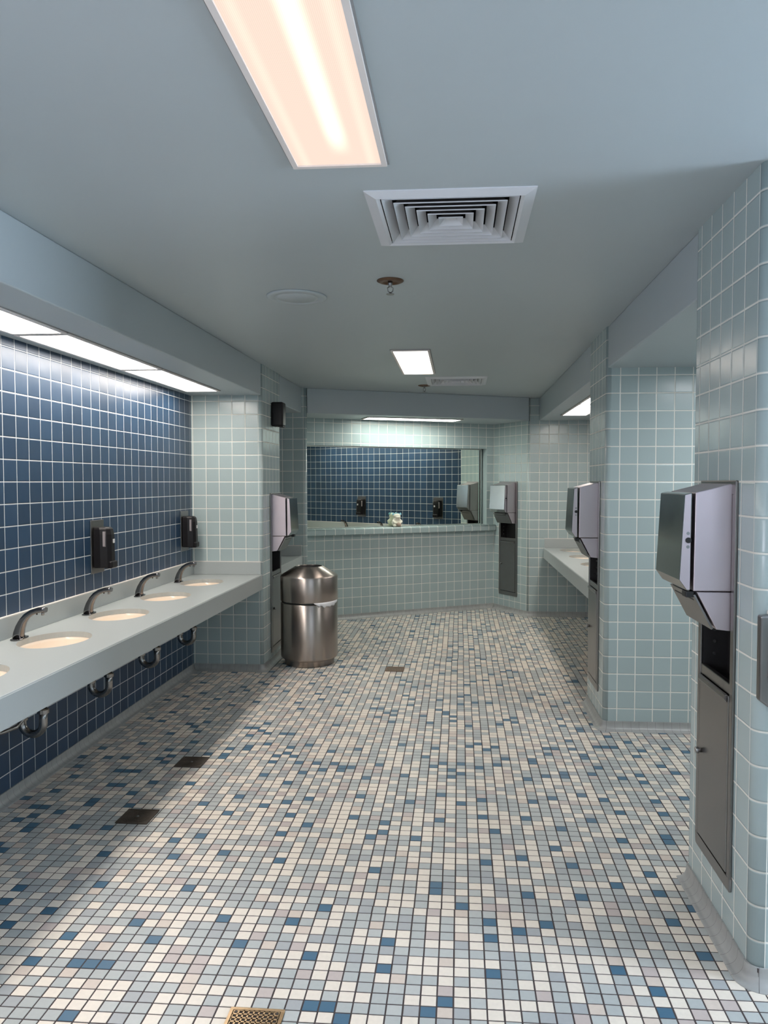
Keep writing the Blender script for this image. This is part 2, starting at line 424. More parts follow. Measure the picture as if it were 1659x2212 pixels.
def pier(name, pts, mat, z0=0.0, z1=ZC, edges={}):
    mb = MB(); P, st, en, arcs = outline(pts); n = len(P)
    for i in range(n):
        e = edges.get(i, {})
        a, b = st[i], en[i]; L = (b - a).length
        off = e.get('off', 0.0)
        base = (-L if e.get('anchor') == 'end' else 0.0) + off
        sh = (a - P[i]).length
        holes = [(h[0]-sh, h[1]-sh, h[2], h[3]) for h in e.get('holes', ())]
        quad_wall(mb, a, b, z0, z1, lambda s: base + s, 0, holes)
        for h in holes:                                      # returns of a recess
            d = (b-a).normalized(); nin = Vector((-d.y, d.x)); dep = e.get('depth', .1)
            p, q = a + d*h[0], a + d*h[1]; p2, q2 = p + nin*dep, q + nin*dep
            def fc(v1, v2, v3, v4): mb.face([v1, v2, v3, v4], 0, [(.03,.03),(.08,.03),(.08,.08),(.03,.08)])
            fc((*p,h[2]),(*p2,h[2]),(*p2,h[3]),(*p,h[3])); fc((*q,h[2]),(*q,h[3]),(*q2,h[3]),(*q2,h[2]))
            fc((*p,h[3]),(*p2,h[3]),(*q2,h[3]),(*q,h[3])); fc((*p,h[2]),(*q,h[2]),(*q2,h[2]),(*p2,h[2]))
            fc((*p2,h[2]),(*q2,h[2]),(*q2,h[3]),(*p2,h[3]))
        if arcs[(i+1) % n]:
            A = arcs[(i+1) % n]; k = len(A)
            for j in range(k - 1):
                u0, u1 = .02 + .06*j/(k-1), .02 + .06*(j+1)/(k-1)
                p, q = A[j], A[j+1]
                mb.face([(*p, z0), (*q, z0), (*q, z1), (*p, z1)], 0,
                        [(u0, z0-V0), (u1, z0-V0), (u1, z1-V0), (u0, z1-V0)], smooth=True)
    ring = []
    for i in range(n):
        ring += [tuple(p) for p in arcs[i]] if arcs[i] else [tuple(P[i])]
    mb.face([(*p, z1) for p in ring], 0); mb.face([(*p, z0) for p in reversed(ring)], 0)
    return struct(mb.build(name, mat, fix=False))

# dispenser recess in a wall, measured along that wall
def rec(c, zb): return (c - .155, c + .155, zb + .04, zb + 1.33)

# left side
pier('wall_left_near_pier', [(-2.32, 6.03), (XL, 6.03, .028), (XL, 6.66, .028), (-2.32, 6.66)], M['tile'],
     edges={0: dict(anchor='end'), 1: dict(anchor='start', holes=[rec(.425, .095)])})
pier('wall_left_far_pier', [(-2.32, 7.6), (-1.545, 7.6, .028), (-1.92, 8.23), (-2.32, 8.4)], M['tile'], edges={0: dict(anchor='end')})
def blue_wall(name, x0, x1, y0, y1, face, anchor_y):
    mb = MB()
    xf = x1 if face > 0 else x0
    for (a, b, fr) in (((x1, y0), (x1, y1), face > 0), ((x0, y1), (x0, y0), face < 0), ((x0, y0), (x1, y0), False), ((x1, y1), (x0, y1), False)):
        sgn = 1 if b[1] >= a[1] else -1
        quad_wall(mb, a, b, 0, ZC, (lambda s: (a[1] - anchor_y) + sgn * s))
    mb.face([(x0,y0,ZC),(x1,y0,ZC),(x1,y1,ZC),(x0,y1,ZC)]); mb.face([(x0,y1,0),(x1,y1,0),(x1,y0,0),(x0,y0,0)])
    return struct(mb.build(name, M['blue'], fix=False))
pier('wall_left', [(-2.32, -2.0), (XBL, -2.0), (XBL, 6.03), (-2.32, 6.03)], M['blue'],
     edges={1: dict(anchor='end', off=.03, holes=[(.45, 2.45, 1.0, 2.15)], depth=.06)})
def added_left_window():  # unseen glowing window, added to light the near right pier and floor
    w = thing('added_window_3', '', 'window', (XBL - .03, -.55, 1.0)); del w['label']; del w['category']; w['kind'] = 'structure'
    f = MB()
    for (a, b, c, d) in ((-1.0, 1.0, 0, .05), (-1.0, 1.0, 1.10, 1.15), (-1.0, -.95, .05, 1.10), (.95, 1.0, .05, 1.10)): f.box(-.015, .015, a, b, c, d)
    f.build('window_frame', M['white_metal'], w)
    g = MB(); g.box(-.005, .005, -.95, .95, .05, 1.10); g.build('pane', M['added_pane_left'], w)
added_left_window()
blue_wall('wall_left_alcove', -2.32, XBL, 6.66, 7.6, 1, 6.66)
blue_wall('wall_right_alcove', XBR, XBR + .12, 5.36, 8.76, -1, 8.73)

# right side
R1A, R1B = Vector((.42, 9.33)), Vector((.79, 8.76))
r1len = (R1B - R1A).length
pier('wall_right_far', [(R1B.x, R1B.y, .03), (2.0, 8.76), (2.0, 9.75), (R1A.x, 9.75), (R1A.x, R1A.y)], M['tile'],
     edges={0: dict(anchor='start'), 4: dict(anchor='start', holes=[rec(.305, .195)])})
pier('wall_right_middle_pier', [(XR, 4.75, .03), (3.2, 4.75), (3.2, 5.36), (XR, 5.36, .03)], M['tile'],
     edges={0: dict(anchor='start', off=-.055), 3: dict(anchor='end', holes=[rec(.27, .195)])})
pier('wall_right_near_pier', [(XR, 2.34, .04), (3.2, 2.34), (3.2, 3.0), (XR, 3.0, .028)], M['tile'],
     edges={0: dict(anchor='start'), 3: dict(anchor='end', holes=[rec(.31, .195)])})
pier('wall_right_outer', [(3.2, -2.0), (3.32, -2.0), (3.32, 5.36), (3.2, 5.36)], M['tile'],
     edges={3: dict(holes=[(3.16, 4.06, 1.20, 2.42)], depth=.06)})
def added_side_window():  # unseen glowing window, added to brighten the near pier front and ceiling
    w = thing('added_window_2', '', 'window', (3.23, 1.75, 1.20)); del w['label']; del w['category']; w['kind'] = 'structure'
    f = MB()
    for (a, b, c, d) in ((-.45, .45, 0, .05), (-.45, .45, 1.17, 1.22), (-.45, -.40, .05, 1.17), (.40, .45, .05, 1.17)): f.box(-.015, .015, a, b, c, d)
    f.build('window_frame', M['white_metal'], w)
    g = MB(); g.box(-.005, .005, -.40, .40, .05, 1.17); g.build('pane', M['added_pane_side'], w)
added_side_window()

# far wall with the long mirror recess (runs at an angle), lower part and upper part
BD = Vector((-math.cos(math.radians(28.5)), -math.sin(math.radians(28.5)))); BN = Vector((BD.y, -BD.x))     # BN points into the room
if BN.y > 0: BN = -BN
def bpt(s, out=0.0): return R1A + BD * s + BN * out
def far_wall():
    mb = MB(); a = bpt(2.60); b = bpt(0)
    hole = (2.60 - 2.42, 2.60 - .10, 1.035, 1.965)
    quad_wall(mb, a, b, 0, ZC, lambda s: s - 2.60, 0, [hole])
    p, q = bpt(2.42), bpt(.10); p2, q2 = bpt(2.42, -.13), bpt(.10, -.13)
    def fc(*v): mb.face(v, 0, [(.03,.03),(.08,.03),(.08,.08),(.03,.08)])
    fc((*p,1.035),(*p2,1.035),(*p2,1.965),(*p,1.965)); fc((*q,1.035),(*q,1.965),(*q2,1.965),(*q2,1.035))
    fc((*p,1.965),(*p2,1.965),(*q2,1.965),(*q,1.965)); fc((*p,1.035),(*q,1.035),(*q2,1.035),(*p2,1.035))
    fc((*p2,1.035),(*q2,1.035),(*q2,1.965),(*p2,1.965))
    a2, b2 = bpt(2.60, -.3), bpt(0, -.3)
    for u, v in ((b, b2), (b2, a2), (a2, a)): quad_wall(mb, u, v, 0, ZC, lambda s: s)
    mb.face([(*a,ZC),(*b,ZC),(*b2,ZC),(*a2,ZC)]); mb.face([(*a2,0),(*b2,0),(*b,0),(*a,0)])
    return struct(mb.build('wall_far', M['tile'], fix=False))
far_wall()

# rear wall behind the viewpoint with a frosted window
def rear_wall():
    mb = MB()
    quad_wall(mb, (3.32, -2.0), (-2.32, -2.0), 0, ZC, lambda s: s, 0, [(1.55-1.3, 3.05, 1.50, 2.40)])
    quad_wall(mb, (-2.32, -2.12), (3.32, -2.12), 0, ZC, lambda s: s, 0, [(5.64-3.05, 5.64-.25, 1.50, 2.40)])
    x0, x1 = 3.32-3.05, 3.32-.25
    for p in ([(x0,-2,1.5),(x1,-2,1.5),(x1,-2.12,1.5),(x0,-2.12,1.5)], [(x0,-2,2.4),(x0,-2.12,2.4),(x1,-2.12,2.4),(x1,-2,2.4)],
              [(x0,-2,1.5),(x0,-2.12,1.5),(x0,-2.12,2.4),(x0,-2,2.4)], [(x1,-2,1.5),(x1,-2,2.4),(x1,-2.12,2.4),(x1,-2.12,1.5)]):
        mb.face(p, 0, [(.03,.03),(.08,.03),(.08,.08),(.03,.08)])
    struct(mb.build('wall_rear', M['tile'], fix=False))
    w = thing('window_1', '', 'window', ((x0+x1)/2, -2.06, 1.5)); del w['label']; del w['category']; w['kind'] = 'structure'
    W = (x1-x0)/2; H = .90
    f = MB()
    for (a, b, c, d) in ((-W, W, 0, .05), (-W, W, H-.05, H), (-W, -W+.05, .05, H-.05), (W-.05, W, .05, H-.05), (-.025, .025, .05, H-.05)):
        f.box(a, b, -.03, .03, c, d)
    f.build('window_frame', M['white_metal'], w)
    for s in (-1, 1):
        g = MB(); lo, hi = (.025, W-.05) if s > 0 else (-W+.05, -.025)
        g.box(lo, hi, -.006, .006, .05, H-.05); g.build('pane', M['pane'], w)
rear_wall()

# ceiling slab with openings for the two air vents
VENTS = [(-.035, 2.783, .275), (-.033, 7.18, .275)]
def ceiling():
    mb = MB()
    hs = [(x-.25, x+.25, y-.25, y+.25) for x, y, r in VENTS]
    X0, X1, Y0, Y1 = -2.32, 3.32, -2.12, 9.75
    xs = sorted({X0, X1, *[h[0] for h in hs], *[h[1] for h in hs]}); ys = sorted({Y0, Y1, *[h[2] for h in hs], *[h[3] for h in hs]})
    for i in range(len(xs)-1):
        for j in range(len(ys)-1):
            xm, ym = (xs[i]+xs[i+1])/2, (ys[j]+ys[j+1])/2
            if any(h[0] < xm < h[1] and h[2] < ym < h[3] for h in hs): continue
            mb.face([(xs[i],ys[j],ZC),(xs[i],ys[j+1],ZC),(xs[i+1],ys[j+1],ZC),(xs[i+1],ys[j],ZC)])
            mb.face([(xs[i],ys[j],ZC+.22),(xs[i+1],ys[j],ZC+.22),(xs[i+1],ys[j+1],ZC+.22),(xs[i],ys[j+1],ZC+.22)])
    for h in hs:
        x0, x1, y0, y1 = h
        for a, b in (((x0,y0),(x1,y0)),((x1,y0),(x1,y1)),((x1,y1),(x0,y1)),((x0,y1),(x0,y0))):
            mb.face([(*a,ZC),(*b,ZC),(*b,ZC+.22),(*a,ZC+.22)])
    for a, b in (((X0,Y0),(X1,Y0)),((X1,Y0),(X1,Y1)),((X1,Y1),(X0,Y1)),((X0,Y1),(X0,Y0))):
        mb.face([(*a,ZC),(*b,ZC),(*b,ZC+.22),(*a,ZC+.22)])
    struct(mb.build('ceiling', M['paint'], fix=False))
ceiling()
def soffit(name, poly):
    mb = MB(); mb.extr(poly, 'z', ZS, ZC)
    return struct(mb.build(name, M['paint'], bevel=.006))
soffit('ceiling_left_soffit', [(XBL-.01, -2.0), (XL-.006, -2.0), (XL-.006, 6.035), (XBL-.01, 6.035)])
soffit('ceiling_left_alcove_soffit', [(XBL-.01, 6.655), (XL-.006, 6.655), (XL-.006, 7.605), (XBL-.01, 7.605)])
soffit('ceiling_right_soffit', [(XR+.008, 5.355), (XBR+.01, 5.355), (XBR+.01, 8.765), (XR+.008, 8.765)])
soffit('ceiling_passage_soffit', [(XR+.008, 2.995), (3.21, 2.995), (3.21, 4.755), (XR+.008, 4.755)])
soffit('ceiling_far_soffit', [(-1.56, 7.625), (.785, 8.66), (.80, 8.78), (.43, 9.36), (-1.95, 8.12), (-1.78, 7.95)])

# mosaic floor
def floor():
    BLUE = set(CELLS)
    rnd = random.Random(3)
    mb = MB(); g = .0018; ch = .0012
    i0, i1 = int((-2.2-FX0)/TX)-1, int((3.2-FX0)/TX)+1
    j0, j1 = int((-2.0-FY0)/TY)-1, int((9.4-FY0)/TY)+1
    jit = {}
    for i in range(i0, i1):
        for j in range(j0, j1):
            x0 = FX0 + i*TX; y0 = FY0 + j*TY
            sheet = (j+51)//12
            if sheet not in jit: jit[sheet] = (rnd.uniform(-.003, .003), 0)
            if x0 > 1.6 and y0 > 4.8: continue
            if x0 < -1.6 and 6.08 < y0 < 6.6: continue
            if y0 > 8.4 + (x0 + 1.5) * .443 + .3: continue
            x0 += jit[sheet][0] + rnd.uniform(-.0004, .0004); y0 += rnd.uniform(-.0003, .0003)
            r = rnd.random()
            far = y0 > 3.9
            if (i, j) in BLUE: k = 6
            elif r < (.045 if (far or x0 < -1.6) else .0): k = 6
            elif r < .40: k = 3
            elif r < .45: k = 4
            elif r < .49: k = 5
            else: k = rnd.choice((0, 0, 0, 1, 1, 2))
            a, b, c, d = x0+g, x0+TX-g, y0+g, y0+TY-g
            z = rnd.uniform(-.0003, .0003)
            n = len(mb.v)
            mb.v += [(a,c,-.003),(b,c,-.003),(b,d,-.003),(a,d,-.003),(a+ch,c+ch,z),(b-ch,c+ch,z),(b-ch,d-ch,z),(a+ch,d-ch,z)]
            mb.f.append((n+4,n+5,n+6,n+7)); mb.mi.append(k); mb.sm.append(False)
            for q in ((0,1,5,4),(1,2,6,5),(2,3,7,6),(3,0,4,7)):
                mb.f.append(tuple(n+t for t in q)); mb.mi.append(k); mb.sm.append(False)
    mb.box(-2.32, 3.32, -2.12, 9.75, -.12, -.0012, 7)
    struct(mb.build('floor', M['mosaic'] + [M['floor_grout']], weld=False, fix=False))
floor()

# coved base tiles along the walls
def arc_pts(cx, cy, r, a0, a1, n=8):
    return [(cx + r*math.cos(math.radians(a0 + (a1-a0)*k/n)), cy + r*math.sin(math.radians(a0 + (a1-a0)*k/n))) for k in range(n+1)]
def cove(name, *pts):
    """base tiles along a plan path, walked with the room on the right-hand side"""
    P = [Vector(p) for p in pts]; n = len(P)
    D = [(P[i+1]-P[i]).normalized() for i in range(n-1)]; N = [Vector((d.y, -d.x)) for d in D]
    V = []
    for i in range(n):
        a, c_ = N[max(i-1, 0)], N[min(i, n-2)]
        V.append((a + c_) / (1 + a.dot(c_)))
    S = [0.0]
    for i in range(n-1): S.append(S[-1] + (P[i+1]-P[i]).length)
    def at(s):
        for i in range(n-1):
            if s <= S[i+1] + 1e-9:
                t = (s - S[i]) / (S[i+1]-S[i]); return P[i].lerp(P[i+1], t), (V[i].lerp(V[i+1], t) if 0 < t < 1 and (V[i]-N[i]).length + (V[i+1]-N[i]).length < .6 and S[i+1]-S[i] < .05 else (V[i] if t <= 0 else V[i+1] if t >= 1 else N[i]))
        return P[-1], V[-1]
    prof = [(.0005, .056), (.007, .056), (.0075, .042)]
    for k in range(7):
        t = PI/2 * k/6
        prof.append((.008 + .034*(1-math.cos(t)), .004 + .034*(1-math.sin(t))))
    prof += [(.045, .002), (.045, -.004)]
    mb = MB(); k = len(prof)
    def strip(ss, mi, so, dz):
        base = len(mb.v)
        for s in ss:
            p, nn = at(s)
            mb.v += [(*(p + nn*(o*so)), z + dz) for o, z in prof]
        for q in range(len(ss)-1):
            for i in range(k-1):
                mb.f.append((base+q*k+i, base+(q+1)*k+i, base+(q+1)*k+i+1, base+q*k+i+1)); mb.mi.append(mi); mb.sm.append(2 <= i <= 8)
    s = 0; L = S[-1]
    while s < L - .004:
        e = min(L, s + .0499)
        ss = [s + .0004] + [v for v in S if s + .002 < v < e - .002] + [e - .0004]
        strip(ss, 0, 1.0, 0.0); s = e
    strip(S, 1, .985, -.0008)
    return struct(mb.build(name, [M['cove'], M['floor_grout']], weld=False, fix=False))
# n = (d.y,-d.x): walking with the room on the right-hand side
cove('baseboard_left', (XBL, -2.0), (XBL, 6.03), (XL-.028, 6.03), *arc_pts(XL-.028, 6.058, .028, -90, 0)[1:], (XL, 6.63))
cove('baseboard_left_far_pier', (XBL, 7.6), (-1.56, 7.6))
cove('baseboard_far', bpt(2.3), R1A, R1B - (R1B-R1A).normalized()*.012, R1B + Vector((.012, 0)), (XBR, 8.76), (XBR, 5.36))
cove('baseboard_right_pier', (XR, 5.34), (XR, 4.78), *arc_pts(XR+.03, 4.78, .03, 180, 270)[1:], (3.2, 4.75))
cove('baseboard_right_near', (XR, 2.98), (XR, 2.38), *arc_pts(XR+.04, 2.38, .04, 180, 270)[1:], (3.2, 2.34))

# tiled ledge under the mirror
def ledge():
    mb = MB()
    prof = [(-.128, 1.036), (.045, 1.036), (.058, 1.030), (.062, 1.018), (.062, .968), (.056, .962), (-.002, .962), (-.002, 1.033), (-.128, 1.033)]
    a, b = bpt(2.55), bpt(0.004)
    k = len(prof)
    P = lambda base, o: base + BN*o
    acc = 0
    for i in range(k):
        j = (i+1) % k; o0, z0 = prof[i]; o1, z1 = prof[j]
        ln = math.hypot(o1-o0, z1-z0)
        A0, A1, B0, B1 = P(a,o0), P(a,o1), P(b,o0), P(b,o1)
        v0, v1 = (.018 + acc*.9, .018 + (acc+ln)*.9) if i > 0 else (.03, .09)
        if 1 <= i <= 4: pass
        mb.face([(*A0,z0),(*B0,z0),(*B1,z1),(*A1,z1)], 0, [(0,v0),(2.396,v0),(2.396,v1),(0,v1)], smooth=1 <= i <= 4 and i != 3)
        if i > 0: acc += ln
        if i == 4: acc = 0
    mb.face([(*P(b,o),z) for o, z in prof]); mb.face([(*P(a,o),z) for o, z in reversed(prof)])
    return struct(mb.build('trim_1', M['tile']))
ledge()

# ================================================================== THINGS
# ---- mirror
def mirror():
    t = thing('wall_mirror', 'long wall mirror above the tiled ledge on the far wall, reflecting navy tiles', 'mirror', (-.70, 8.803, 1.037))
    t.rotation_euler = (0, 0, math.radians(30))       # local x runs along the wall to the right, -y into the room
    Wd, H = 1.12, .926
    WL = -1.235
    g = MB(); g.box(WL, Wd, -.004, .002, 0, H); g.build('mirror_glass', M['mirror'], t)
    f = MB(); f.box(Wd-.022, Wd-.004, -.012, .004, 0, H); f.box(WL, Wd-.022, -.010, .004, H-.010, H); f.box(WL, Wd-.022, -.010, .004, 0, .012)
    f.build('mirror_frame', M['alu'], t, bevel=.002)
    d = MB(); d.box(Wd-.034, Wd-.023, -.008, .003, .012, H-.01); d.build('mirror_gasket', M['rubber'], t)
mirror()

# ---- lamps
def lamp(name, label, x, y, w, l, z, rz, lens, group, drop=.012, border=.016, rim=M['lamp_frame']):
    t = thing(name, label, 'ceiling light', (x, y, z), rz, group)
    f = MB()
    W, Ln = w/2, l/2
    for (a, b, c, d) in ((-W, W, -Ln, -Ln+border), (-W, W, Ln-border, Ln), (-W, -W+border, -Ln+border, Ln-border), (W-border, W, -Ln+border, Ln-border)):
        f.box(a, b, c, d, -drop, -.0005)
    f.build('frame', rim, t)
    e = MB(); e.box(-W+border, W-border, -Ln+border, Ln-border, -drop+.005, -.002)
    e.build('lens', lens, t)
    h = MB()
    for (a, b, c, d) in ((-W-.006, W+.006, -Ln-.006, -Ln), (-W-.006, W+.006, Ln, Ln+.006), (-W-.006, -W, -Ln, Ln), (W, W+.006, -Ln, Ln)):
        h.box(a, b, c, d, -.004, -.0004)
    h.build('trim_ring', M['lamp_grey'], t)
    return t
G = 'troffer lights on the main ceiling'
lamp('ceiling_light', 'large ceiling light with ribbed cream lens nearest the viewer at the top of the photo', -.363, 1.692, .285, 1.19, ZC, 0, M['lens_near'], G)
lamp('ceiling_light', 'small looking far ceiling light just before the second air vent', -.362, 6.065, .285, 1.19, ZC, 0, M['lens_far'], G)
lamp('ceiling_light', 'added wide cool white fill light behind the viewpoint', 1.0, -.9, .585, 1.19, ZC, 0, M['added_lens_cool'], G)  # unseen lamp added as fill for the near end
lamp('ceiling_light', 'added wide cool white fill light behind the viewpoint by the right wall', 1.95, 1.25, .585, 1.19, ZC, 0, M['added_lens_cool'], G)  # second unseen fill lamp, added to light the near pier front
G = 'strip lights under the lowered ceiling'
for y, lab in ((5.135, 'strip light over the left counter, farthest of the row, ending by the pier'), (4.005, 'strip light over the left counter, middle one of the visible row'),
               (2.875, 'strip light over the left counter, nearest of the row, cut by the photo edge'), (1.745, 'strip light over the left counter outside the frame on the left'),
               (.615, 'added fill strip light over the left wall beside the viewpoint'), (-.515, 'added fill strip light over the left wall behind the viewpoint')):  # last two are unseen, added to brighten the near floor and pier
    lamp('strip_light', lab, -1.98, y, .272, 1.108, ZS, 0, M['lens_strip'], G, drop=.010, border=.018)
for y, lab in ((7.46, 'strip light over the right counter, far one next to the tiled end wall'), (6.33, 'strip light over the right counter, near one half hidden behind the pier')):
    lamp('strip_light', lab, 1.195, y, .272, 1.108, ZS, 0, M['lens_strip'], G, drop=.010, border=.018)
lamp('strip_light', 'added fill strip light in the passage behind the near right pier', 2.0, 3.87, .272, 1.108, ZS, PI/2, M['added_lens_pass'], G, drop=.010, border=.018)  # hidden lamp added to light the front of the middle pier
ang = math.radians(22)
lamp('strip_light', 'strip light above the far wall mirror', -.53, 8.42, .272, 1.108, ZS, ang - PI/2, M['lens_back'], G, drop=.010, border=.018)

# ---- air vents
def vent(label, x, y, closed):
    t = thing('air_vent', label, 'air vent', (x, y, ZC), 0, 'square ceiling diffusers')
    R = .285
    f = MB(); r2 = .248
    def ring(mb, ro, zo, ri, zi, th, up=0):
        for k in range(4):
            a = [Vector(p) for p in ((-1,-1),(1,-1),(1,1),(-1,1))]
            p, q = a[k], a[(k+1) % 4]
            mb.face([(*(p*ro), zo), (*(q*ro), zo), (*(q*ri), zi), (*(p*ri), zi)])
            mb.face([(*(p*ri), zi+th), (*(q*ri), zi+th), (*(q*ro), zo+th), (*(p*ro), zo+th)], up)
            mb.face([(*(p*ro), zo+th), (*(q*ro), zo+th), (*(q*ro), zo), (*(p*ro), zo)])
            mb.face([(*(p*ri), zi), (*(q*ri), zi), (*(q*ri), zi+th), (*(p*ri), zi+th)])
    ring(f, R, -.003, r2, -.016, .003)
    ring(f, r2, -.016, r2-.012, -.010, .003)
    f.build('frame', M['white_metal'], t)
    d = MB(); d.box(-.249, .249, -.249, .249, .19, .20)
    for (a, b, c, e) in ((-.249,.249,-.249,-.246),(-.249,.249,.246,.249),(-.249,-.246,-.246,.246),(.246,.249,-.246,.246)): d.box(a,b,c,e,.004,.19)
    d.build('duct', M['dark'], t)
    n = 6
    for k in range(n):
        ro = .230 - k*.0375
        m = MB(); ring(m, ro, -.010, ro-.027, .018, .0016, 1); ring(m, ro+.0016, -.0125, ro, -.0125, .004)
        m.build('louver', [M['white_metal'], M['painted_shade']], t, fix=True)  # upper faces take the painted shade colour
    c = MB(); c.box(-.018, .018, -.018, .018, .0, .004); c.build('center_cap', M['white_metal'], t, bevel=.001)
vent('white square air vent with nested louvers on the ceiling nearest the viewer', *VENTS[0][:2], False)
vent('white square air vent seen edge-on far back near the second ceiling light', *VENTS[1][:2], False)

# ---- sprinklers
def sprinkler(label, x, y, s=1.0):
    t = thing('fire_sprinkler', label, 'sprinkler', (x, y, ZC), .4, 'ceiling fire sprinklers')
    e = MB(); e.lathe([(.064, -.0005), (.064, -.003), (.052, -.009), (.036, -.010), (.034, -.006), (.014, -.006), (.012, -.001)], 40); e.build('escutcheon', M['rust'], t)
    b = MB(); b.lathe([(.011, -.004), (.011, -.018), (.008, -.022), (.008, -.030)], 20)
    for sx in (-1, 1): b.tube([(0, 0, -.026), (sx*.014, 0, -.036), (sx*.012, 0, -.050), (0, 0, -.060)], .0026, 8)
    b.build('sprinkler_head', M['nickel'], t)
    d = MB(); d.lathe([(.006, -.056), (.006, -.062), (.019, -.064), (.019, -.066)], 20)
    d.build('deflector', M['nickel'], t)
sprinkler('ceiling sprinkler with rusty brown flange behind the near air vent', -.333, 3.605)
sprinkler('small dark ceiling sprinkler beside the far air vent', -.353, 7.50)
d = MB(); d.lathe([(.155, 0.0), (.155, -.004), (.145, -.009), (.118, -.010), (.114, -.006), (.10, -.006), (.098, -.009), (.0005, -.010)], 64)
tag(d.build('ceiling_cover_plate', M['paint'], loc=(-.846, 3.88, ZC-.0005)), 'round painted cover plate on the ceiling left of the sprinkler', 'ceiling plate')

# ---- washbasin counters
SA, SB = .155, .198                      # bowl half axes across / along the counter
def top_with_holes(mb, x0, x1, y0, y1, zt, th, cx, ys, N=56):
    ys = sorted(ys); cuts = [y0] + [(ys[i]+ys[i+1])/2 for i in range(len(ys)-1)] + [y1]
    for i, cy in enumerate(ys):
        a, b = cuts[i], cuts[i+1]
        angs = sorted({2*PI*k/N for k in range(N)} | {math.atan2(Y-cy, X-cx) % (2*PI) for X in (x0, x1) for Y in (a, b)})
        inner, outer = [], []
        for t in angs:
            c, s = math.cos(t), math.sin(t)
            r = 1 / math.sqrt((c/SA)**2 + (s/SB)**2)
            inner.append((cx + r*c, cy + r*s))
            kx = ((x1 if c > 0 else x0) - cx) / c if abs(c) > 1e-9 else 1e9
            ky = ((b if s > 0 else a) - cy) / s if abs(s) > 1e-9 else 1e9
            k = min(kx, ky); outer.append((cx + k*c, cy + k*s))
        n = len(angs)
        for k in range(n):
            j = (k+1) % n
            mb.face([(*inner[k], zt), (*outer[k], zt), (*outer[j], zt), (*inner[j], zt)])
            mb.face([(*inner[k], zt-th), (*inner[j], zt-th), (*outer[j], zt-th), (*outer[k], zt-th)])
            mb.face([(*inner[j], zt), (*inner[j], zt-th), (*inner[k], zt-th), (*inner[k], zt)])
    for a, b in (((x0,y0),(x1,y0)),((x1,y0),(x1,y1)),((x1,y1),(x0,y1)),((x0,y1),(x0,y0))):
        mb.face([(*a,zt-th),(*b,zt-th),(*b,zt),(*a,zt)])
def counter(label, xw, xf, y0, y1, ys, cx, splash_ends):
    """xw wall side, xf open side"""
    sg = 1 if xf > xw else -1
    t = thing('washbasin_counter', label, 'counter', ((xw+xf)/2, (y0+y1)/2, .678), 0, 'solid surface washbasin counters')
    ox, oy, oz = t.location
    xa, xb = min(xw, xf), max(xw, xf)
    m = MB(); top_with_holes(m, xa-ox+.001, xb-ox-.001, y0-oy+.001, y1-oy-.001, ZT-oz, .028, cx-ox, [y-oy for y in ys])
    m.build('top', M['counter'], t)
    ap = MB(); ap.extr([(xf-ox-sg*.028, 0), (xf-ox+sg*.002, 0), (xf-ox+sg*.002, ZT-oz-.006), (xf-ox-sg*.003, ZT-oz+.0015), (xf-ox-sg*.028, ZT-oz+.0015)], 'y', y0-oy+.002, y1-oy-.002)
    ap.build('apron', M['counter'], t, bevel=.002)
    sp = MB(); x2 = xw + sg*.019
    sp.box(min(xw+sg*.001, x2)-ox, max(xw+sg*.001, x2)-ox, y0-oy+.001, y1-oy-.001, ZT-oz+.0005, .903-oz); sp.build('backsplash', M['counter'], t, bevel=.002)
    ck = MB(); ck.box(min(xw+sg*.001, x2)-ox, max(xw+sg*.001, x2)-ox, y0-oy+.001, y1-oy-.001, .9035-oz, .909-oz)
    for ye, s in splash_ends:
        e = MB(); ya, yb = (ye-.019, ye-.001) if s > 0 else (ye+.001, ye+.019)
        e.box(min(x2, xf-sg*.008)-ox, max(x2, xf-sg*.008)-ox, ya-oy, yb-oy, ZT-oz+.0005, .903-oz); e.build('end_splash', M['counter'], t, bevel=.002)
        ck.box(min(x2, xf-sg*.008)-ox, max(x2, xf-sg*.008)-ox, ya-oy, yb-oy, .9035-oz, .909-oz)
    ck.build('caulk_line', M['caulk'], t)
    return t
LY = [2.09, 2.775, 3.46, 4.145, 4.83, 5.525]
RY = [5.93, 6.62, 7.31, 8.38-.35]
RY = [6.27, 6.98, 7.70, 8.42]
counter('long pale grey washbasin counter against the navy wall on the left', XBL, XL-.004, 1.5, 6.028, LY, -1.945, [(6.03, 1)])
counter('pale grey washbasin counter in the right alcove before the far end wall', XBR, .972, 5.362, 8.757, RY, 1.268, [(8.76, 1)])
def short_counter():
    t = thing('washbasin_counter', 'short grey counter end showing behind the steel trash can', 'counter', (-1.9, 7.13, .678), 0, 'solid surface washbasin counters')
    m = MB(); m.box(-.299, .288, -.468, .468, .094, .122); m.build('top', M['counter'], t)
    a = MB(); a.box(.26, .29, -.467, .467, 0, .1235); a.build('apron', M['counter'], t, bevel=.003)
    s = MB(); s.box(-.299, -.28, -.468, .468, .1225, .225); s.build('backsplash', M['counter'], t, bevel=.002)
    e = MB(); e.box(-.28, .282, .45, .468, .1225, .225); e.build('end_splash', M['counter'], t, bevel=.002)
    c = MB(); c.box(-.28, .282, .45, .468, .2255, .231); c.build('caulk_line', M['caulk'], t)
short_counter()

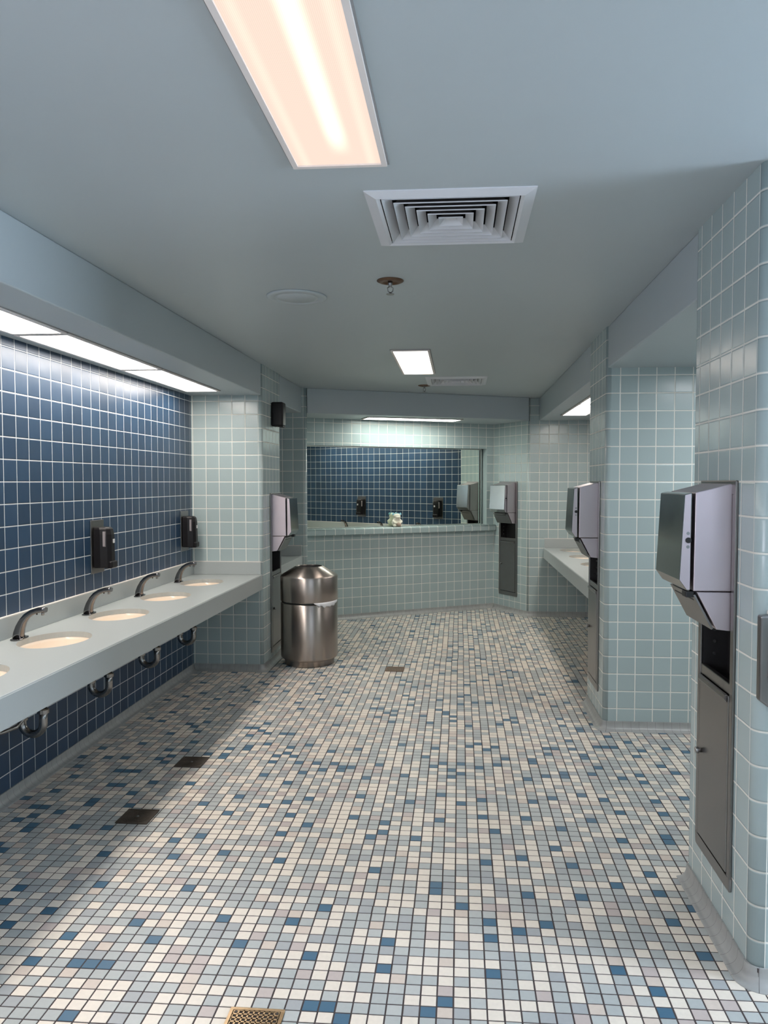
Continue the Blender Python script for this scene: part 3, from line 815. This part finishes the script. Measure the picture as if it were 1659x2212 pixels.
def bowl_mesh():
    mb = MB(); seg, ring = 48, 14; n = 0
    prof = [(1.03, 0.0), (1.0, -.001)] + [(math.cos(PI/2*k/ring)**.62 if k < ring else .09, -.135*math.sin(PI/2*k/ring)) for k in range(1, ring+1)]
    prof += [(.085, -.14), (.0, -.14)]
    out = [(1.03, -.006)] + [(math.cos(PI/2*k/ring)**.62*1.03 if k < ring else .12, -.006-.145*math.sin(PI/2*k/ring)) for k in range(1, ring+1)] + [(0, -.152)]
    def sheet(pr, flip):
        base = len(mb.v)
        for r, z in pr:
            for i in range(seg):
                a = 2*PI*i/seg; mb.v.append((SA*r*math.cos(a), SB*r*math.sin(a), z))
        for j in range(len(pr)-1):
            for i in range(seg):
                i2 = (i+1) % seg; q = (base+j*seg+i, base+j*seg+i2, base+(j+1)*seg+i2, base+(j+1)*seg+i)
                mb.f.append(q if flip else tuple(reversed(q))); mb.mi.append(0); mb.sm.append(True)
    sheet(prof, False); sheet(out, True)
    return mb
def add_sinks(cx, ys, labels, group, first=[None]):
    for y, lab in zip(ys, labels):
        if first[0] is None:
            t = thing('sink_bowl', lab, 'sink', (cx, y, ZT-.0283), 0, group)
            bowl_mesh().build('basin', M['bowl'], t, fix=False)
            d = MB(); d.lathe([(.020, -.1395), (.020, -.137), (.012, -.1375), (.0005, -.139)], 24); d.build('drain_strainer', M['pipe'], t)
            first[0] = t
        else:
            t = copy_thing(first[0], (cx, y, ZT-.0283), 0, lab)
            t['group'] = group
ordl = ['sink bowl in the left counter outside the photo edge, nearest the viewer', 'cream sink bowl in the left counter cut off by the photo edge',
        'cream oval sink bowl in the left counter, largest one seen whole', 'cream oval sink bowl in the left counter, third from the pier end',
        'cream oval sink bowl in the left counter, second from the pier end', 'cream oval sink bowl in the left counter, nearest the pier']
add_sinks(-1.945, LY, ordl, 'sink bowls of the left counter')
ordr = ['sink bowl in the right counter hidden behind the middle pier', 'sink bowl in the right counter, third from its far end',
        'cream sink bowl in the right counter, second from its far end', 'cream sink bowl in the right counter, nearest the far end wall']
add_sinks(1.268, RY, ordr, 'sink bowls of the right counter')

def faucet_parts(t):
    b = MB()
    poly = []
    for k in range(32):
        a = 2*PI*k/32
        poly.append((.026*math.copysign(abs(math.cos(a))**.6, math.cos(a)), .056*math.copysign(abs(math.sin(a))**.75, math.sin(a))))
    b.extr(poly, 'z', 0.0005, .007); b.build('base_plate', M['chrome'], t, bevel=.003)
    path = [(-.004, 0, .005), (-.002, 0, .03), (.006, 0, .058), (.020, 0, .087), (.040, 0, .112), (.066, 0, .130), (.094, 0, .140), (.122, 0, .1435), (.136, 0, .142)]
    k = len(path)
    w = [.022, .0205, .0192, .0182, .0175, .017, .0165, .016, .0155]       # half width (along y)
    h = [.026, .0235, .0205, .0175, .0155, .0142, .0132, .0125, .0118]
    s = MB(); s.tube(path, 1, 20, sq=(w, h)); s.build('spout', M['chrome'], t)
    a = MB(); a.lathe([(.0075, 0), (.0075, .010), (.0065, .014)], 18, c=(.120, 0, .117)); a.build('aerator', M['nickel'], t)
    e = MB(); e.lathe([(.004, 0), (.004, .012)], 12, c=(.090, 0, .119)); e.build('sensor_eye', M['rubber'], t)
def add_faucets(x, ys, labels, group, rz, first=[None]):
    for y, lab in zip(ys, labels):
        if first[0] is None:
            t = thing('faucet', lab, 'faucet', (x, y, ZT), rz, group); faucet_parts(t); first[0] = t
        else:
            t = copy_thing(first[0], (x, y, ZT), rz, lab); t['group'] = group
add_faucets(-2.125, LY[1:], ['chrome arched faucet at the cut-off left sink', 'chrome arched faucet at the largest whole sink on the left counter',
    'chrome arched faucet in front of the near soap dispenser', 'chrome arched faucet second from the pier on the left counter',
    'chrome arched faucet nearest the pier on the left counter'], 'faucets of the left counter', 0)
add_faucets(1.465, RY, ['chrome faucet on the right counter behind the middle pier', 'chrome faucet third from the far end of the right counter',
    'chrome faucet second from the far end of the right counter', 'chrome faucet on the right counter nearest the far end wall'], 'faucets of the right counter', PI)

# ---- drain traps under the left counter
def trap_parts(t):
    # local: z up from the floor, x from the wall (0) into the room
    xt, zc, r = .187, .388, .054
    p = MB(); p.tube([(xt, 0, .6165), (xt, 0, .44)], .0165, 16); p.build('tailpipe', M['pipe'], t)
    path = [(xt, 0, .45), (xt, 0, .41)]
    for k in range(13):
        a = PI * k/12; path.append((xt - r + r*math.cos(a), 0, zc - r*math.sin(a)))
    path += [(xt-2*r, 0, .42), (xt-2*r-.008, 0, .445), (xt-2*r-.028, 0, .462), (.008, 0, .466)]
    u = MB(); u.tube(path, .0195, 18); u.build('trap_bend', M['pipe'], t)
    for (x, z) in ((xt, .45), (xt-2*r, .412)):
        n = MB(); n.lathe([(.021, -.012), (.027, -.011), (.027, .007), (.021, .012)], 12, c=(x, 0, z), smooth=False); n.build('slip_nut', M['pipe'], t)
    f = MB(); n0 = len(f.v); f.tube([(.0002, 0, .466), (.008, 0, .466)], .036, 24); f.build('wall_flange', M['pipe'], t)
first = None
for y, lab in zip(LY[1:], ['drain trap under the cut-off left sink', 'chrome drain trap under the left counter, nearest and largest one seen',
                       'chrome drain trap under the left counter, second from the viewer', 'chrome drain trap under the left counter, second from the pier',
                       'chrome drain trap under the left counter, nearest the pier']):
    if first is None:
        first = thing('drain_trap', lab, 'pipe', (XBL, y, 0), 0, 'drain traps under the left counter'); trap_parts(first)
    else: copy_thing(first, (XBL, y, 0), 0, lab)
first = None
for y, lab in zip(RY, ['drain trap under the right counter behind the middle pier', 'drain trap under the right counter, third from its far end',
                       'drain trap under the right counter, second from its far end', 'drain trap under the right counter nearest the far end wall']):
    c = copy_thing([o for o in bpy.data.objects if o.name == 'drain_trap'][0], (XBR, y, 0), PI, lab); c['group'] = 'drain traps under the right counter'
# sensor boxes and a supply hose on the wall below
for y, z, lab in ((5.16, .60, 'black faucet sensor box on the navy wall under the counter near the pier'), (3.72, .60, 'dark faucet sensor box under the counter between the two nearest traps'),
                  (3.16, .545, 'dark faucet sensor box under the counter at the left photo edge')):
    t = thing('sensor_box', lab, 'sensor box', (XBL, y, z-.05), 0, 'faucet sensor boxes')
    b = MB(); b.box(.0004, .055, -.055, .055, 0, .10); b.build('housing', M['rubber'], t, bevel=.008)
    c = MB(); c.tube([(.03, .02, .10), (.035, .02, .14), (.05, .03, .17)], .006, 10); c.build('cable', M['black'], t)
t = thing('supply_hose', 'grey supply hose looping under the counter beside the nearest trap', 'hose', (XBL, 3.33, .36), 0)
m = MB(); m.tube([(.02, -.18, .10), (.06, -.14, .055), (.10, -.07, .045), (.13, .0, .05), (.14, .06, .08), (.12, .09, .14), (.09, .10, .22), (.08, .10, .29)], .009, 12); m.build('hose', M['pipe'], t)
m = MB(); m.lathe([(.016, 0), (.016, .03), (.010, .034)], 12, c=(.025, -.185, .085)); m.build('valve', M['pipe'], t)

# ---- soap dispensers
def soap_parts(t):
    # local: wall at y=0, room towards -y, z from the plate's lower edge
    p = MB(); p.box(-.082, .082, -.006, -.0005, 0, .322); p.build('back_plate', M['steel_dark'], t, bevel=.002)
    b = MB()
    lower = [(-.060, -.006), (.060, -.006), (.060, -.050), (.046, -.088), (.020, -.104), (-.020, -.104), (-.046, -.088), (-.060, -.050)]
    n = len(lower)
    secs = [(.034, .90, .94), (.040, .97, .99), (.10, 1.0, 1.0), (.235, .98, .97), (.268, .94, .90), (.280, .86, .78)]
    base = len(b.v)
    for z, fx, fy in secs:
        b.v += [(x*fx, -.006 + (y+.006)*fy, z) for x, y in lower]
    for j in range(len(secs)-1):
        for i in range(n):
            i2 = (i+1) % n
            b.f.append((base+j*n+i, base+j*n+i2, base+(j+1)*n+i2, base+(j+1)*n+i)); b.mi.append(0); b.sm.append(False)
    b.f.append(tuple(base+i for i in range(n))); b.mi.append(0); b.sm.append(False)
    b.f.append(tuple(base+(len(secs)-1)*n+i for i in range(n))); b.mi.append(0); b.sm.append(False)
    b.build('body', M['black'], t, bevel=.006, segs=3)
    l = MB(); l.box(-.040, .040, -.112, -.06, .030, .075); l.build('push_lever', M['black'], t, bevel=.010, segs=3)
    w = MB(); w.extr([(x, z) for x, z in [(-.052+.007*math.cos(a)-.0, .17+.007*math.sin(a)) for a in [PI+k*PI/6 for k in range(7)]] + [(-.045, .255), (-.059, .255)]], 'y', -.079, -.066); w.build('window_strip', M['window'], t)
    return t
def soap(loc, rz, lab, group):
    t = thing('soap_dispenser', lab, 'soap dispenser', loc, rz, group); soap_parts(t)
    # level strip on the left flank of the cover, sticker on its front
    t2 = [c for c in t.children if c.name.startswith('window_strip')][0]
    t2.rotation_euler = (0, 0, 0)
    s = MB(); s.box(-.004, .018, -.1055, -.1030, .183, .207); s.build('sticker', M['sticker'], t)
    return t
soap((XBL, 4.40, 1.007), PI/2, 'black soap dispenser on the navy wall above the second whole left sink', 'soap dispensers on the left wall')
soap((XBL, 5.85, 1.007), PI/2, 'black soap dispenser in the corner of the navy wall beside the pier', 'soap dispensers on the left wall')
soap((XBR, 6.52, 1.007), -PI/2, 'black soap dispenser on the right alcove navy wall, left one in the mirror', 'soap dispensers on the right wall')
soap((XBR, 7.95, 1.007), -PI/2, 'black soap dispenser on the right alcove navy wall, right one in the mirror', 'soap dispensers on the right wall')

# ---- recessed towel and waste units
def towel_unit(label, loc, rz):
    t = thing('towel_dispenser', label, 'towel dispenser', loc, rz, 'recessed steel towel and waste units')
    S, D = M['steel'], M['steel_dark']
    # flange round the recess
    f = MB()
    for (a, b, c, d) in ((-.178, .178, 0, .045), (-.178, .178, 1.325, 1.37), (-.178, -.150, .045, 1.325), (.150, .178, .045, 1.325)):
        f.box(a, b, -.010, -.0006, c, d)
    f.box(-.150, .150, -.007, .012, .655, .692)
    f.build('wall_frame', D, t, bevel=.003)
    # lined cavity
    c = MB()
    c.box(-.150, .150, .088, .092, .05, 1.32); c.box(-.153, -.150, 0, .09, .05, 1.32); c.box(.150, .153, 0, .09, .05, 1.32); c.box(-.150, .150, .0, .09, .655, .660)
    cav = c.build('cavity', M['dark'], t)
    for z in (.73, .775, .82):
        rv = MB(); rv.tube([(-.150, .04, z), (-.1465, .04, z)], .006, 12); rv.build('rivet', M['nickel'], cav)
    # waste door
    d = MB(); d.box(-.146, .146, -.012, -.004, .052, .652)
    dr = d.build('waste_door', D, t, bevel=.003)
    lp = MB(); lp.extr([(-.013, .628), (-.022, .640), (-.020, .652), (-.012, .655)], 'x', -.140, .140); lp.build('door_lip', D, dr, bevel=.001)
    k = MB(); k.tube([(-.118, -.012, .375), (-.118, -.020, .375), (-.118, -.024, .375), (-.118, -.034, .375)], [.009, .009, .012, .010], 18); k.build('door_knob', M['nickel'], dr)
    # towel cabinet
    b = MB()
    prof = [(-.005, 1.352), (-.012, 1.360), (-.127, 1.330), (-.130, 1.002), (.0, 1.002)]
    b.extr(prof, 'x', -.146, .146)
    cb = b.build('towel_cabinet', S, t, bevel=.003)
    # front cover, leaning out at the bottom
    cv = MB()
    cv.extr([(-.138, 1.330), (-.1625, 1.324), (-.177, 1.040), (-.152, 1.004), (-.1415, 1.004)], 'x', -.150, .150)
    co = cv.build('front_cover', M['steel_dim'], t, bevel=.003)
    for sx in (-1, 1):
        x = sx * .1505; sd = MB()
        sd.extr([(-.143, 1.326), (-.1610, 1.321), (-.1755, 1.040), (-.1525, 1.008), (-.143, 1.008)], 'x', min(x, x+sx*.0012), max(x, x+sx*.0012)); sd.build('cover_flank', S, co)
    lk = MB(); lk.tube([(.1515, -.150, 1.172), (.156, -.150, 1.172)], .0095, 18); lk.build('lock', M['rubber'], co)
    for z in (1.150, 1.195):
        sc_ = MB(); sc_.tube([(.1515, -.151, z), (.1535, -.151, z)], .0055, 12); sc_.build('screw', M['nickel'], co)
    # dispensing chute
    ch = MB(); ch.extr([(-.118, .999), (-.052, .874), (-.0, .868), (.0, .999)], 'x', -.145, .145); chute = ch.build('chute', S, t, bevel=.002)
    fl = MB(); fl.extr([(-.127, .988), (-.120, .990), (-.060, .876), (-.066, .872)], 'x', -.138, .138); fl.build('chute_flap', M['steel_dark'], chute, bevel=.001)
    sl = MB(); sl.extr([(-.1275, .999), (-.120, .999), (-.108, .968), (-.1165, .966)], 'x', -.110, .110); sl.build('towel_slot', M['dark'], chute)
    lg = MB(); lg.box(.085, .130, -.150, -.120, .978, 1.0); lg.build('feed_lever', M['rubber'], t, bevel=.004)
    return t
towel_unit('tall steel towel and waste unit on the near right pier, largest one', (XR, 2.69, .195), -PI/2)
towel_unit('tall steel towel and waste unit on the middle right pier', (XR, 5.09, .195), -PI/2)
rr1 = math.atan2(*(R1B - R1A).yx)
c1 = R1A + (R1B - R1A).normalized() * .305
towel_unit('tall steel towel and waste unit on the far angled wall right of the mirror', (c1.x, c1.y, .195), rr1)
towel_unit('tall steel towel and waste unit on the left pier behind the trash can', (XL, 6.455, .095), PI/2)

# ---- small steel dispenser at the right edge
t = thing('seat_cover_dispenser', 'small steel dispenser on the near right pier at the right photo edge', 'dispenser', (1.055, 2.34, .84))
b = MB(); b.extr([(-.152, .318), (.152, .318), (.152, .06), (.07, .0), (-.07, .0), (-.152, .06)][::-1], 'y', -.032, -.0004)
b.build('body', M['steel_dark'], t, bevel=.006, segs=3)
p = MB(); p.extr([(-.128, .296), (.128, .296), (.128, .135), (.115, .130), (.09, .142), (-.09, .142), (-.115, .130), (-.128, .135)][::-1], 'y', -.042, -.033)
p.build('front_panel', M['steel'], t, bevel=.005, segs=3)
p = MB(); p.tube([(-.129, -.040, .136), (-.115, -.044, .128), (-.09, -.046, .139), (0, -.048, .143), (.09, -.046, .139), (.115, -.044, .128), (.129, -.040, .136)], .006, 10)
p.build('panel_lip', M['nickel'], t)
q = MB(); q.box(-.125, .125, -.030, -.003, .319, .332); q.build('paper_stack', M['paper'], t, bevel=.003)

# ---- air freshener box on the left pier
t = thing('air_freshener', 'black wall box high on the left pier above the towel unit', 'air freshener', (XL, 6.385, 2.035), PI/2)
b = MB(); b.box(-.058, .058, -.105, -.0004, 0, .208); b.build('cover', M['black'], t, bevel=.016, segs=4)
b = MB(); b.box(-.050, .050, -.104, -.060, -.006, .004); b.build('base_lip', M['black'], t, bevel=.003)

# ---- trash can
t = thing('trash_can', 'round brushed steel trash can with domed lid beside the left pier', 'trash can', (-1.292, 6.36, 0))
b = MB(); b.lathe([(.205, .001), (.214, .006), (.214, .046), (.222, .052)], 64); b.build('base_ring', M['can'], t)
b = MB(); b.lathe([(.224, .050), (.240, .062), (.244, .075), (.244, .528), (.240, .533), (.222, .533)], 72); b.build('body', M['can'], t)
b = MB(); b.lathe([(.222, .526), (.234, .534), (.234, .548), (.222, .555)], 64); b.build('joint_band', M['rubber'], t)
b = MB(); b.lathe([(.226, .548), (.244, .548), (.246, .552), (.246, .752), (.240, .764), (.120, .836), (.114, .838), (.106, .836), (.106, .76), (.226, .74), (.226, .548)], 72, cap=False); lid = b.build('lid', M['can'], t)
b = MB(); b.lathe([(.1055, .70), (.1055, .834), (.103, .834), (.103, .70)], 48, cap=False); b.build('lid_opening', M['dark'], lid)
b = MB(); b.lathe([(.0005, .60), (.218, .60), (.218, .602), (.0005, .602)], 40, cap=False); b.build('dark_inside', M['dark'], lid)
# liner pulled out over the joint
b = MB(); rows = 5; N = 36; rnd = random.Random(5)
a0, a1 = math.radians(-70), math.radians(-8)
jag = [rnd.uniform(-.004, .004) for _ in range(N+1)]
for j in range(rows):
    for i in range(N+1):
        a = a0 + (a1-a0)*i/N; u = i/N
        env = (math.sin(PI*u)**.5)
        zt = .551 + .004*u; zb = .548 - .036*env + .006*math.sin(u*31) * env
        z = zt + (zb-zt)*j/(rows-1) + jag[i]*.3*j
        r = .2465 + .004*math.sin(j/(rows-1)*PI) + .003*abs(math.sin(u*40+j))
        b.v.append((r*math.cos(a), r*math.sin(a), z))
for j in range(rows-1):
    for i in range(N):
        q = j*(N+1)+i; b.f.append((q, q+1, q+N+2, q+N+1)); b.mi.append(0); b.sm.append(True)
lo = b.build('bag_edge', M['liner'], t, weld=False); so = lo.modifiers.new('thick', 'SOLIDIFY'); so.thickness = .002

# ---- plush figure on the ledge
fp = bpt(1.305, -.012)
t = thing('plush_toy', 'small cream plush toy with blue ear tips on the mirror ledge', 'toy', (fp.x, fp.y, 1.037), math.radians(22))
b = MB(); b.ellipsoid((0, .004, .048), (.060, .046, .052)); b.ellipsoid((0, 0, .082), (.046, .038, .038)); b.build('body', M['plush'], t)
h = MB(); h.ellipsoid((0, -.004, .124), (.044, .038, .034)); h.ellipsoid((.006, -.030, .112), (.032, .022, .018)); hd = h.build('head', M['plush'], t)
for s in (-1, 1):
    e = MB()
    e.extr([(s*.026, .146), (s*.050, .134), (s*.058, .150), (s*.044, .166)][::s], 'y', -.010, .004); e.build('ear_bow', M['plush_blue'], hd, bevel=.004, segs=3)
    a = MB(); a.tube([(s*.036, -.004, .084), (s*.050, -.022, .062), (s*.034, -.042, .048), (s*.012, -.050, .044)], [.012, .014, .013, .011], 14); a.build('arm', M['plush'], t)
    l = MB(); l.ellipsoid((s*.034, -.030, .016), (.020, .028, .0165)); l.build('foot', M['plush'], t)
e = MB(); e.ellipsoid((.014, -.048, .030), (.026, .018, .026)); e.build('held_bundle', M['plush_tan'], t)
e = MB(); e.tube([(-.030, -.012, .150), (-.015, -.018, .157), (0, -.020, .158), (.015, -.018, .157), (.030, -.012, .150)], .003, 10); e.build('hair_band', M['plush_blue'], hd)

# ---- floor drains
def grate(label, x, y, bronze):
    t = thing('floor_drain', label, 'floor drain', (x, y, .0006), 0, 'square floor drains')
    R = .081 if bronze == 2 else .075; mt = M['bronze'] if bronze else M['iron']
    f = MB()
    for (a, b, c, d) in ((-R, R, -R, -R+.010), (-R, R, R-.010, R), (-R, -R+.010, -R+.010, R-.010), (R-.010, R, -R+.010, R-.010)): f.box(a, b, c, d, 0, .004)
    f.build('drain_frame', mt, t, bevel=.0008)
    p = MB(); p.box(-R+.010, R-.010, -R+.010, R-.010, 0, .0012); p.build('drain_sump', M['dark'], t)
    return t, mt
def square_grate(label, x, y):
    t, mt = grate(label, x, y, 2)
    g = MB(); n = 9; p = .138/n; r = .069
    def hole(i, j): return 0 <= i < n and 0 <= j < n and not (i in (0, n-1) and j in (0, n-1)) and not ((i, j) in ((0,1),(1,0)) and False)
    g.box(-r, -r+.0001, -r, r, .001, .0011)
    for k in range(n+1):
        c = -r + k*p; w = .0027
        g.box(max(-r, c-w), min(r, c+w), -r, r, .0012, .0036)
        g.box(-r, r, max(-r, c-w), min(r, c+w), .0012, .0036)
    for i in (0, n-1):
        for j in (0, n-1):
            g.box(-r+i*p, -r+(i+1)*p, -r+j*p, -r+(j+1)*p, .0012, .0037)
    g.build('grate', mt, t)
    for sx in (-1, 1):
        for sy in (-1, 1):
            s = MB(); s.lathe([(.0055, .0037), (.005, .0046), (.0005, .0048)], 14, c=(sx*(r-p/2), sy*(r-p/2), 0)); s.build('screw', M['iron'], t)
square_grate('square bronze grate floor drain at the bottom edge of the photo', -.590, 2.040)
def slot_grate(label, x, y):
    t, mt = grate(label, x, y, True)
    for c in t.children:
        if c.name.startswith('drain_frame'): c.data.materials[0] = M['rust']
    g = MB()
    for k in range(10):
        c = -.058 + k*.0129
        g.box(c-.0042, c+.0042, -.064, .064, .0012, .0036)
    g.build('grate', M['rust'], t)
slot_grate('slotted floor drain in the middle of the floor near the trash can', -.532, 6.166)
def round_grate(label, x, y):
    t, mt = grate(label, x, y, False)
    g = MB(); g.box(-.0645, .0645, -.0645, .0645, .0012, .0022)
    for k in range(6):
        r = .012 + k*.010
        g.lathe([(r, .0022), (r, .0036), (r+.005, .0036), (r+.005, .0022)], 40, cap=False, smooth=False)
    g.build('grate', M['iron'], t)
    b = MB(); b.lathe([(.007, .002), (.006, .0045), (.0005, .005)], 16); b.build('screw', M['nickel'], t)
round_grate('dark square floor drain on the left, nearer the viewer of the two', -1.492, 3.335)
round_grate('dark square floor drain on the left, farther of the two by the shadow edge', -1.482, 4.018)

# ================================================================== CAMERA, WORLD
W, H, FPX = 1659.0, 2212.0, 1620.0
cam = bpy.data.cameras.new('camera'); co = bpy.data.objects.new('camera', cam); COL.objects.link(co)
cam.sensor_fit = 'VERTICAL'; cam.sensor_height = 36.0; cam.lens = FPX / H * 36.0
cam.shift_x = -44.0 / H; cam.clip_start = .02
yaw, pitch = math.radians(4.215427), math.radians(-2.297672)
co.location = (0, 0, 1.56); co.rotation_euler = (PI/2 + pitch, 0, yaw)
sc.camera = co
w = bpy.data.worlds.new('world'); sc.world = w; w.use_nodes = True
w.node_tree.nodes['Background'].inputs[0].default_value = (.55, .7, 1, 1); w.node_tree.nodes['Background'].inputs[1].default_value = .6
sc.view_settings.view_transform = 'Standard'; sc.view_settings.look = 'None'
sc.view_settings.exposure = 0.0; sc.view_settings.gamma = 1.0
sc.cycles.max_bounces = 10; sc.cycles.diffuse_bounces = 6; sc.cycles.glossy_bounces = 5
sc.cycles.sample_clamp_indirect = 6.0
sc.cycles.use_denoising = True
